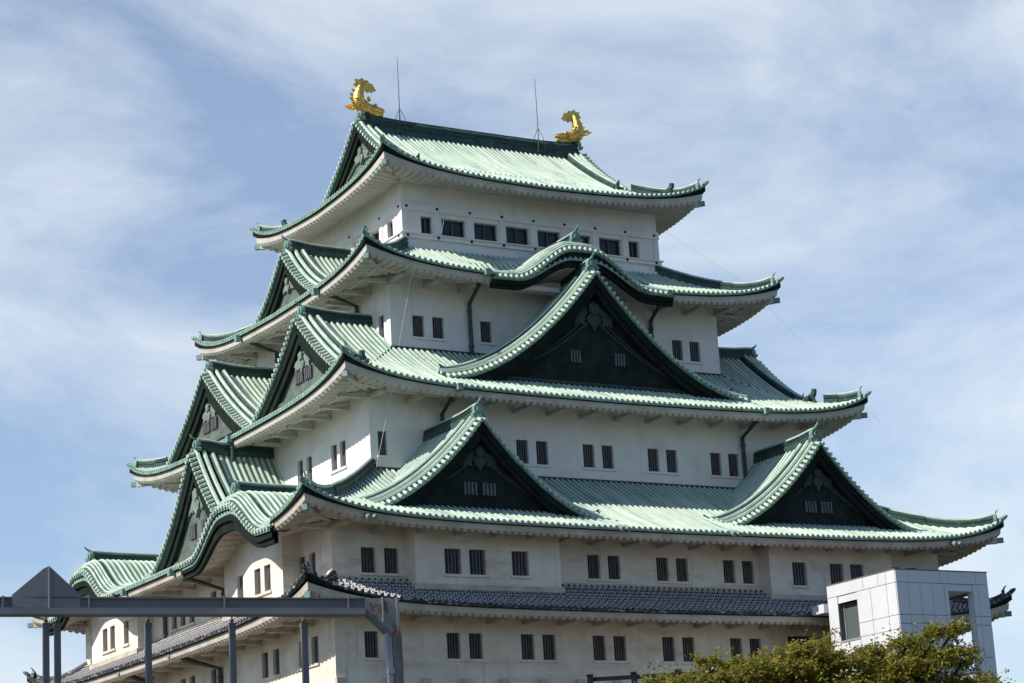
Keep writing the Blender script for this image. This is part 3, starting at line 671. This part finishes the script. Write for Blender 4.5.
# top roof: hip-and-gable with the main ridge
GT = gable('W', 16.35, 10.6, 5.5, 31.3, 35.2, 15.7, prof=lambda u: Z5(8.5-abs(u)), both=1, panel=PANEL, D=.1, lift=.5, ridge_h=1.3, label='top gabled roof with the main ridge', zfloor=31.2, board=.6, orn=.7, name='roof_top')

# ---- gold fish on the main ridge
def fish(x, sg, lb):
    """sg = direction of the ridge interior along x"""
    F = node('ridge_fish', KEEP, lb); Y = 16.35; Z = 36.22
    P = lambda a, b_, z: Vector((x+sg*a, Y+b_, Z+z))
    path = [(.5, .28, .3, .28), (.25, .32, .38, .34), (0, .38, .42, .40), (-.22, .54, .44, .42), (-.36, .82, .42, .38), (-.35, 1.10, .37, .34), (-.26, 1.40, .32, .28), (-.18, 1.65, .27, .21), (-.12, 1.85, .2, .13)]
    mb = MB(); n = 12; vs = []
    for i, (a, z, rl, rd) in enumerate(path):
        a0, z0 = path[max(0, i-1)][:2]; a1, z1 = path[min(len(path)-1, i+1)][:2]; d = Vector((a1-a0, z1-z0)).normalized(); nx, nz = -d.y, d.x
        for q in range(n):
            th = 2*math.pi*q/n; vs.append(P(a+nx*rd*math.cos(th), rl*math.sin(th), z+nz*rd*math.cos(th)))
    fs = [(i*n+q, i*n+(q+1) % n, (i+1)*n+(q+1) % n, (i+1)*n+q) for i in range(len(path)-1) for q in range(n)]+[tuple(range(n)), tuple((len(path)-1)*n+q for q in range(n))]
    mb.add(vs, fs)
    mb.build('fish_body', GOLD, F, True)
    mb = MB()   # head: two jaws, brow, eyes, whiskers
    mb.tube([P(.3, 0, .40), P(.7, 0, .38), P(1.05, 0, .32), P(1.28, 0, .33)], [.27, .23, .18, .13], 10)
    mb.tube([P(.3, 0, .14), P(.75, 0, .10), P(1.05, 0, .07), P(1.22, 0, .08)], [.24, .2, .15, .09], 10)
    for b_ in (-1, 1):
        mb.tube([P(.56, b_*.2, .54), P(.66, b_*.24, .55), P(.74, b_*.22, .53)], [.06, .11, .05], 8)
        mb.tube([P(.2, b_*.34, .7), P(.1, b_*.42, .86), P(-.02, b_*.46, .95)], [.12, .09, .02], 6)
    mb.build('fish_head', GOLD, F, True)
    mb = MB()
    def blade(pts, th):
        """flat plate with thickness th across the ridge, points in (along, up)"""
        n_ = len(pts); vs_ = [P(a, -th, z) for a, z in pts]+[P(a, th, z) for a, z in pts]
        mb.add(vs_, [tuple(range(n_)), tuple(range(2*n_-1, n_-1, -1))]+[(q, n_+q, n_+(q+1) % n_, (q+1) % n_) for q in range(n_)])
    blade([(-.62, 1.72), (-.45, 1.92), (-.52, 2.08), (-.28, 2.06), (-.1, 2.2), (.08, 2.05), (.28, 2.08), (.38, 1.92), (.6, 1.88), (.68, 1.70), (.80, 1.50), (.62, 1.50), (.56, 1.36), (.40, 1.46), (.3, 1.32), (.16, 1.46), (.05, 1.42), (-.25, 1.58), (-.45, 1.66)], .08)
    mb.build('tail_fin', GOLD, F)
    mb = MB()
    for i, (a, z) in enumerate(((-.66, .5), (-.8, .78), (-.78, 1.04), (-.64, 1.3))):
        blade([(a+.22, z-.12), (a, z-.04), (a-.1, z+.14), (a+.06, z+.1), (a+.24, z+.16)], .05)
    mb.build('back_fin', GOLD, F)
    for b_ in (-1, 1):
        mb = MB(); pts = [(-.1, .3, .40), (-.35, .52, .34), (-.62, .60, .40), (-.92, .64, .60), (-.72, .60, .62), (-.66, .58, .74), (-.48, .54, .68), (-.38, .50, .80), (-.2, .42, .66)]
        n_ = len(pts); vs_ = [P(a, b_*q, z) for a, q, z in pts]+[P(a, b_*(q+.08), z+.02) for a, q, z in pts]
        mb.add(vs_, [tuple(range(n_)), tuple(range(2*n_-1, n_-1, -1))]+[(q, n_+q, n_+(q+1) % n_, (q+1) % n_) for q in range(n_)])
        mb.build('side_fin', GOLD, F)
fish(11.28, 1, 'gold fish on the near end of the top ridge'); fish(25.62, -1, 'gold fish on the far end of the top ridge')
for x in (13.62, 23.1):
    mb = MB(); mb.tube([(x, 16.35, 36.3), (x, 16.35, 40.08)], [.032, .016], 6); r = mb.build('lightning_rod', ROD, KEEP)
    mb = MB()
    for a, b_ in ((.25, .3), (-.25, .3), (.25, -.3), (-.25, -.3)): mb.tube([(x+a, 16.35+b_, 35.3), (x+a*.7, 16.35+b_*.9, 36.2), (x, 16.35, 36.9)], .02, 6)
    mb.build('rod_stand', ROD, r)
# ---- gutters' hoppers and downpipes
def pipe(pts, r=.115):
    mb = MB(); mb.tube(pts, r, 8); o = mb.build('downpipe', PIPE, KEEP)
    mb = MB(); x, y, z = pts[0]; mb.box(x-.15, x+.15, y-.15, y+.15, z-.2, z+.14); mb.build('rain_hopper', TRIM, o)
    for p, q in zip(pts, pts[1:]):
        if abs(p[0]-q[0]) < .05 and abs(p[1]-q[1]) < .05:
            for f_ in (.15, .8): mb = MB(); mb.tube([(p[0], p[1], p[2]+(q[2]-p[2])*f_+.05), (p[0], p[1], p[2]+(q[2]-p[2])*f_-.05)], r*1.3, 8); mb.build('pipe_collar', PIPE, o)
pipe([(12.3, 5.05, 23.6), (12.5, 6.4, 23.2), (12.62, 7.68, 22.55), (12.62, 7.68, 19.6)]); pipe([(23.9, 5.05, 23.5), (24.1, 6.4, 23.1), (24.35, 7.68, 22.6), (24.35, 7.68, 19.6)])
pipe([(8.5, 2.0, 16.35), (8.65, 3.2, 16.0), (8.85, 4.55, 15.5), (8.85, 4.55, 12.4)]); pipe([(27.6, 2.0, 16.35), (27.7, 3.2, 15.95), (27.75, 4.55, 15.4), (27.75, 4.55, 12.4)])
pipe([(5.05, 11.0, 23.45), (6.3, 11.1, 23.25), (7.7, 11.4, 22.95), (7.7, 11.4, 19.6)]); pipe([(5.05, 21.2, 23.45), (6.3, 21.4, 23.2), (7.7, 21.7, 22.95), (7.7, 21.7, 19.6)])
pipe([(2.0, 15.95, 16.25), (2.2, 15.95, 15.9), (2.2, 15.95, 15.0)], .1)
pipe([(-2.7, 13.0, 8.4), (-1.6, 12.9, 8.0), (-.15, 12.3, 7.45), (-.15, 12.3, 5.9)]); pipe([(-2.7, 19.6, 8.4), (-1.6, 19.7, 8.0), (-.15, 20.2, 7.45), (-.15, 20.2, 5.9)])
pipe([(-2.4, 14.0, 4.35), (-1.4, 13.5, 3.9), (-.15, 13.0, 3.5), (-.15, 13.0, .5)], .13); pipe([(-2.4, 21.0, 4.35), (-1.4, 20.9, 3.9), (-.15, 20.8, 3.5), (-.15, 20.8, .5)], .13)
for x in (.75, 14.7, 21.4, 35.95):
    mb = MB()
    for i in (-1, 1): mb.tube([(x+i*.17, -2.9, 8.42), (x+i*.17, -2.5, 8.6)], .13, 8)
    mb.build('rain_spout', PATINA, KEEP)
# ---- lightning conductors
def cable(pts, r=.014):
    mb = MB(); mb.tube(pts, r, 5, False); mb.build('conductor_cable', CABLE if r > .006 else FINE, KEEP)
cable([(12.0, 7.85, 29.4), (11.3, 8.0, 26.5)]); cable([(7.75, 5.1, 23.0), (7.85, 7.0, 19.7)], .018); cable([(4.75, 2.06, 16.2), (4.65, 4.0, 12.4)], .018); cable([(3.1, -.05, 3.9), (2.3, -.05, 1.2)], .01)
cable([(26.85, 10.0, 29.2), (31.0, 7.2, 25.2), (34.4, 3.0, 18.0), (38.6, -1.5, 10.4)], .005)

# ------------------------------------------------------------------ white panelled tower beside the keep
TW = thing('panelled_tower', 'modern white panelled lift tower standing in front of the keep, open frame at its right', 'tower', (29, -6.4, -12.7))
def tbuild(mb, name, m_, parent=TW):
    o = mb.build(name, m_, parent); o.matrix_parent_inverse = Matrix.Translation((-29, 6.4, 12.7)); return o
X0, X1, Y0, Y1, ZT = 26.15, 32.0, -9.1, -3.72, 5.75
def panel_face(mb, M, sx, zz, skip=lambda a, b_, c, d: False):
    for a, b_ in zip(sx, sx[1:]):
        for c, d in zip(zz, zz[1:]):
            if skip(a, b_, c, d): continue
            g = .013; mb.mbox(M, a+g, b_-g, -.05, .0, c+g, d-g)
core = MB(); core.box(X0+.02, 29.38, Y0+.02, -6.05, -12.7, ZT-.06); core.box(X0+.02, 29.38, -4.5, Y1-.02, -12.7, ZT-.06); core.box(X0+.02, 29.38, -6.05, -4.5, -12.7, 2.85); core.box(X0+.02, 29.38, -6.05, -4.5, 4.76, ZT-.06)
core.box(X0+.9, 29.3, -6.05, -4.5, 2.85, 4.76)
core.box(29.38, X1-.02, Y0+.02, Y1-.02, 4.80, ZT-.06); core.box(31.02, X1-.02, Y0+.02, Y0+.38, -12.7, 4.80); core.box(31.02, X1-.02, Y1-1.0, Y1-.02, -12.7, 4.80)
core.box(29.38, 31.02, Y0+.1, Y1-.02, .72, .92); core.box(29.38, 31.02, Y0+.1, Y1-.1, -12.7, -2.4)
tbuild(core, 'tower_frame', TGAP)
MS = lambda s, t, z: (s, Y0+t, z); MW = lambda s, t, z: (X0+t, -s, z)
rows = [-12.7, -8.5, -4.5, -.4, 1.5, 3.10, 3.54, 5.13, ZT]
mb = MB()
panel_face(mb, MS, [26.12, 26.84, 27.6, 28.35, 29.12, 29.40], rows[:-1]); panel_face(mb, MS, [26.12, 26.9, 28.95, 29.45, 31.25, 32.02], rows[-2:])
panel_face(mb, MS, [31.0, 31.34, 32.02], rows[:-1]); mb.mbox(MS, 29.40, 31.0, -.0, .3, 4.78, 5.12); mb.mbox(MS, 29.40, 31.0, .02, .4, .70, .94)
panel_face(mb, MS, [29.42, 30.98], [-12.7, -8.5, -4.5, -2.4])
tbuild(mb, 'front_panels', TPAN)
mb = MB()
def skipw(a, b_, c, d): return a >= 4.45 and b_ <= 6.08 and c >= 2.8 and d <= 5.14
rw = [-12.7, -8.5, -4.5, -.4, 1.5, 2.85, 3.54, 5.13, ZT]
panel_face(mb, MW, [3.70, 4.5, 6.05, 7.15, 8.4, 9.12], [-12.7, -8.5, -4.5, -.4, 1.5, 2.85]); panel_face(mb, MW, [6.05, 7.15, 8.4, 9.12], [2.85, 3.54, 5.13]); panel_face(mb, MW, [3.70, 4.5], [2.85, 3.54, 5.13])
panel_face(mb, MW, [3.70, 6.6, 7.8, 8.4, 9.12], rw[-2:]); mb.mbox(MW, 4.5, 6.05, .0, .4, 4.76, 5.12)
tbuild(mb, 'side_panels', TPAN)
mb = MB(); mb.mbox(MS, 31.02, 32.0, .02, .9, 0.0, .01)
for (y0_, y1_) in ((Y0+.02, Y0+.38), (Y1-1.0, Y1-.02)): mb.box(30.985, 31.018, y0_, y1_, -12.7, 4.78); mb.box(X1-.018, X1+.02, y0_, y1_, -12.7, 5.7)
mb.box(29.385, 31.0, Y0+.3, Y1-.1, 4.765, 4.797); mb.box(29.383, 29.40, Y0+.05, Y1-.1, .95, 4.76); mb.box(X1-.018, X1+.018, Y0+1.0, Y1-1.0, 5.1, 5.7)
tbuild(mb, 'inner_panels', TPAN)
mb = MB(); mb.box(X0-.07, X0+.25, Y0-.07, Y1+.05, ZT+.002, ZT+.05); mb.box(X0+.25, X1+.05, Y0-.07, Y0+.2, ZT+.002, ZT+.05); mb.box(X0+.25, X1+.04, Y0+.2, Y1, ZT-.05, ZT+.01); tbuild(mb, 'coping', TCAP)
mb = MB(); mb.box(X0+.32, X0+.36, -6.04, -4.51, 2.86, 4.75); w = tbuild(mb, 'window', GLASS); mb = MB(); mb.box(X0+.28, X0+.42, -6.05, -5.98, 2.86, 4.75); mb.box(X0+.28, X0+.42, -4.57, -4.5, 2.86, 4.75); mb.box(X0-.08, X0+.4, -6.1, -4.45, 2.76, 2.86); o = mb.build('window_frame', STEELL, w)
mb = MB(); mb.box(X0-.32, 29.0, Y1+.02, -2.72, 4.42, 4.86); tbuild(mb, 'bridge_roof', TPAN); mb = MB(); mb.box(X0+.1, 28.9, Y1, -.3, .9, 1.2); tbuild(mb, 'bridge_floor', TPAN)

# ------------------------------------------------------------------ steel frame in the foreground
Bp = Vector((-34.40, -71.13, -6.78)); dx = Vector((.9905, -.1376, 0)).normalized(); Bn = Vector((-dx.y, dx.x, 0))   # along the beam, away from the camera
SF = thing('steel_frame', 'dark grey steel gantry of beam, posts and triangular plate in front of the keep', 'steel frame', (Bp.x, Bp.y, -12.7))
def fm(u, d, z): p = Bp+dx*u+Bn*d; return (p.x, p.y, -6.78+z)
def sbuild(mb, name, m_): o = mb.build(name, m_, SF); o.matrix_parent_inverse = Matrix.Translation((-Bp.x, -Bp.y, 12.7)); return o
mb = MB(); mb.mbox(fm, -9.5, -.355, -.03, .03, -.105, .105); mb.mbox(fm, -9.5, -.355, -.06, .06, .09, .108)
for u in (-4.94, -3.9, -2.2, -.58): mb.mbox(fm, u-.012, u+.012, -.075, .075, -.02, .118)
sbuild(mb, 'beam', STEEL)
mb = MB(); mb.mbox(fm, -9.5, -.37, -.10, .10, -.107, -.028); mb.mbox(fm, -9.5, -.37, -.115, .115, -.112, -.096); sbuild(mb, 'lower_flange', STEELP)
mb = MB(); c = -4.385
mb.prism(fm, [(c-.445, -.02), (c+.375, -.02), (c+.375, .135), (c+.03, .46), (c+.0, .485), (c-.07, .45), (c-.445, .135)], -.06, .06); mb.mbox(fm, c-.012, c+.012, -.085, .085, -.10, .47)
sbuild(mb, 'triangular_plate', STEELP)
for u in (-4.39, -4.25, -3.13, -2.06, -1.12):
    r = .036; mb = MB(); mb.mbox(fm, u-r, u+r, .10, .10+2*r, -5.93, -.19); mb.mbox(fm, u-r*1.15, u+r*1.15, .09, .11+2*r, -.24, -.185); mb.tube([fm(u, .14, -.2), fm(u, .14, -.10)], .014, 6); mb.tube([fm(u, .14, -.165), fm(u, .14, -.145)], .03, 8)
    o = sbuild(mb, 'post', STEEL)
mb = MB(); mb.prism(fm, [(-.36, .105), (.09, .105), (.09, -.36), (-.02, -.36), (-.36, -.03)], -.05, .05); mb.mbox(fm, -.13, -.11, -.07, .07, -.2, .112); mb.mbox(fm, .06, .095, -.07, .07, -.36, .112); sbuild(mb, 'rusty_plate', RUSTY)
mb = MB(); mb.prism(fm, [(-.40, -.03), (-.36, -.02), (-.016, -.35), (-.016, -.42)], -.07, .07); sbuild(mb, 'diagonal_flange', STEEL)
mb = MB(); mb.mbox(fm, -.008, .118, -.06, .06, -5.93, -.362); sbuild(mb, 'column', COLS)
mb = MB(); mb.mbox(fm, -.09, -.02, -.07, .03, -5.93, -.34); mb.mbox(fm, -.10, -.01, -.085, -.06, -.86, -.80); sbuild(mb, 'column_strut', STEELL)
# ------------------------------------------------------------------ dark railing on the bank in front of the keep
RL = thing('railing', 'dark navy rail with square posts at the foot of the keep wall', 'railing', (4.5, -18, -12.7))
ra = Vector((2.95, -17.14, 0)); rd = Vector((6.03, -18.96, 0))-ra; rd.z = 0; rl = rd.length; rd.normalize(); rn = Vector((-rd.y, rd.x, 0))
def rm(u, d, z): p = ra+rd*u+rn*d; return (p.x, p.y, z)
def rbuild(mb, name): o = mb.build(name, RAIL, RL); o.matrix_parent_inverse = Matrix.Translation((-4.5, 18, 12.7)); return o
for i in range(-0, 6): mb = MB(); u = i*1.79; mb.mbox(rm, u-.12, u+.12, -.12, .12, -2.2, -.60); mb.mbox(rm, u-.14, u+.14, -.14, .14, -.64, -.58); rbuild(mb, 'post')
mb = MB(); mb.mbox(rm, .12, 1.79*5-.12, -.06, .06, -.86, -.70); rbuild(mb, 'rail'); mb = MB(); mb.mbox(rm, .12, 1.79*5-.12, -.05, .05, -1.5, -1.38); rbuild(mb, 'rail')
bk = MB(); bk.box(-6, 24, -24, -15.2, -12.75, -2.2); bo = bk.build('stone_terrace', STONE); bo['label'] = 'stone terrace carrying the navy railing below the keep wall'; bo['category'] = 'terrace'

# ------------------------------------------------------------------ trees
def tree(name, base, clumps, nleaf, label, size=.054, grp=None):
    T = thing(name, label, 'tree', base); bv = Vector(base)
    def tb(mb, n_, m_): o = mb.build(n_, m_, T); o.matrix_parent_inverse = Matrix.Translation(-bv); return o
    top = Vector((0, 0, 0))
    for cl in clumps: top += Vector(cl[0])
    top /= len(clumps); fork = bv+(top-bv)*.45; fork.x = bv.x*.6+top.x*.4
    mb = MB(); mb.tube([bv-Vector((0, 0, .1)), bv+(fork-bv)*.5+Vector((.12, .1, 0)), fork], [.26, .2, .17], 9)
    br = MB()
    ends = []
    for c_, rr in clumps:
        c_ = Vector(c_)-Vector((0, 0, rr[2]*.5)); mid = fork+(c_-fork)*.5+Vector((random.uniform(-.3, .3), random.uniform(-.3, .3), .25)); br.tube([fork, mid, c_], [.10, .065, .03], 6)
        for _ in range(7):
            e = c_+Vector((random.uniform(-1, 1)*rr[0], random.uniform(-1, 1)*rr[1], random.uniform(-.2, 1.7)*rr[2])); br.tube([c_, (c_+e)/2+Vector((0, 0, .05)), e], [.028, .016, .006], 5)
    tb(mb, 'trunk', BARK); tb(br, 'limb', BARK)
    pos = []
    tot = sum(rr[0]*rr[1]+rr[0]*rr[2] for c_, rr in clumps)
    for c_, rr in clumps:
        n = int(nleaf*(rr[0]*rr[1]+rr[0]*rr[2])/tot); ns = max(10, n//16)
        # twigs: leaves sit in sprays around points of the clump's outer volume
        for _ in range(ns):
            v = rng.normal(size=3); v /= np.linalg.norm(v); q = rng.uniform(.25, 1)**.45; p = np.array(c_)+v*q*np.array(rr)*rng.uniform(.8, 1.12)
            ax = v*np.array((1, 1, .4))+rng.normal(size=3)*.4; ax /= np.linalg.norm(ax); l = rng.uniform(.12, .42)
            for i in range(16): pos.append(p+ax*l*(i/16-.3)*1.6+rng.normal(size=3)*.04)
    pos = np.array(pos); n = len(pos)
    nn = rng.normal(size=(n, 3)); nn[:, 2] = np.abs(nn[:, 2])+.5; nn /= np.linalg.norm(nn, axis=1)[:, None]
    a = np.cross(nn, rng.normal(size=(n, 3))); a /= np.linalg.norm(a, axis=1)[:, None]; b2 = np.cross(nn, a)
    s_ = size*rng.uniform(.6, 1.25, n)[:, None]
    V = np.stack([pos-a*s_, pos-b2*s_*.48-a*s_*.1-nn*s_*.12, pos+a*s_, pos+b2*s_*.48-a*s_*.1-nn*s_*.12], 1).reshape(-1, 3)
    mb = MB(); mb.v = V.tolist(); mb.f = [(4*i, 4*i+1, 4*i+2, 4*i+3) for i in range(n)]; mb.uv = [[(0, 0)]*4]*n; mb.mi = [0]*n
    tb(mb, 'crown', LEAF)
    return T
H = Vector((.8607, -.5092, 0))     # horizontal, to the right of the picture, at the trees' distance
def P50(px, z, back=0): k = (px-815)/2342*50; p = Vector((-17.25, -57.86, 0))+H*k+Vector((.51, .86, 0))*back; return (p.x, p.y, z)
CL = [(P50(740, -6.55, -.2), (1.5, 1.2, .45)), (P50(850, -6.55, -.3), (1.6, 1.2, .45)), (P50(925, -6.6), (.8, 1, .4)), (P50(780, -7.1, .4), (2.0, 1.7, .6)), (P50(880, -7.1, .4), (1.6, 1.6, .6)), (P50(680, -6.6, .2), (.5, .8, .3))]
# boughs: flat sprays of leaves, each with its own height and lean
for px_, z_, w_, h_ in ((640, -6.0, .3, .12), (656, -5.72, .32, .13), (662, -6.2, .55, .22), (672, -5.86, .36, .16), (690, -5.68, .36, .16), (706, -5.30, .26, .10), (722, -5.72, .42, .2), (738, -5.42, .34, .14), (757, -5.66, .46, .2), (772, -5.36, .36, .15), (790, -5.62, .5, .22), (803, -5.20, .34, .14), (818, -5.40, .42, .2), (826, -4.98, .2, .14), (838, -5.52, .4, .16),
    (700, -6.1, .5, .25), (745, -6.1, .6, .26), (795, -6.0, .6, .28), (835, -5.95, .55, .22), (868, -5.42, .34, .14), (884, -5.58, .44, .18), (900, -5.32, .34, .14), (918, -5.46, .42, .17), (934, -5.10, .30, .11), (950, -5.05, .22, .08), (905, -5.8, .6, .22), (945, -5.55, .42, .13), (962, -5.66, .3, .09), (874, -6.05, .5, .2), (918, -6.1, .5, .2), (955, -6.15, .3, .12), (850, -6.2, .5, .2)):
    CL.append((P50(px_, z_-(.17 if px_ < 860 else .06), random.uniform(-.7, .7)), (w_, w_*1.2, h_)))
tree('cherry_tree', P50(805, -12.7), CL, 110000, 'broad yellow-green cherry tree in front of the white lift tower')
tree('young_tree', P50(995, -12.7, 4), [(P50(982, -5.98, 4), (.22, .4, .22)), (P50(1000, -6.05, 4), (.2, .4, .2)), (P50(1016, -5.82, 4), (.3, .4, .2)), (P50(1000, -7.0, 4), (.7, .6, .5))], 5200, 'small sparse tree at the right edge of the picture, only its top twigs in view')
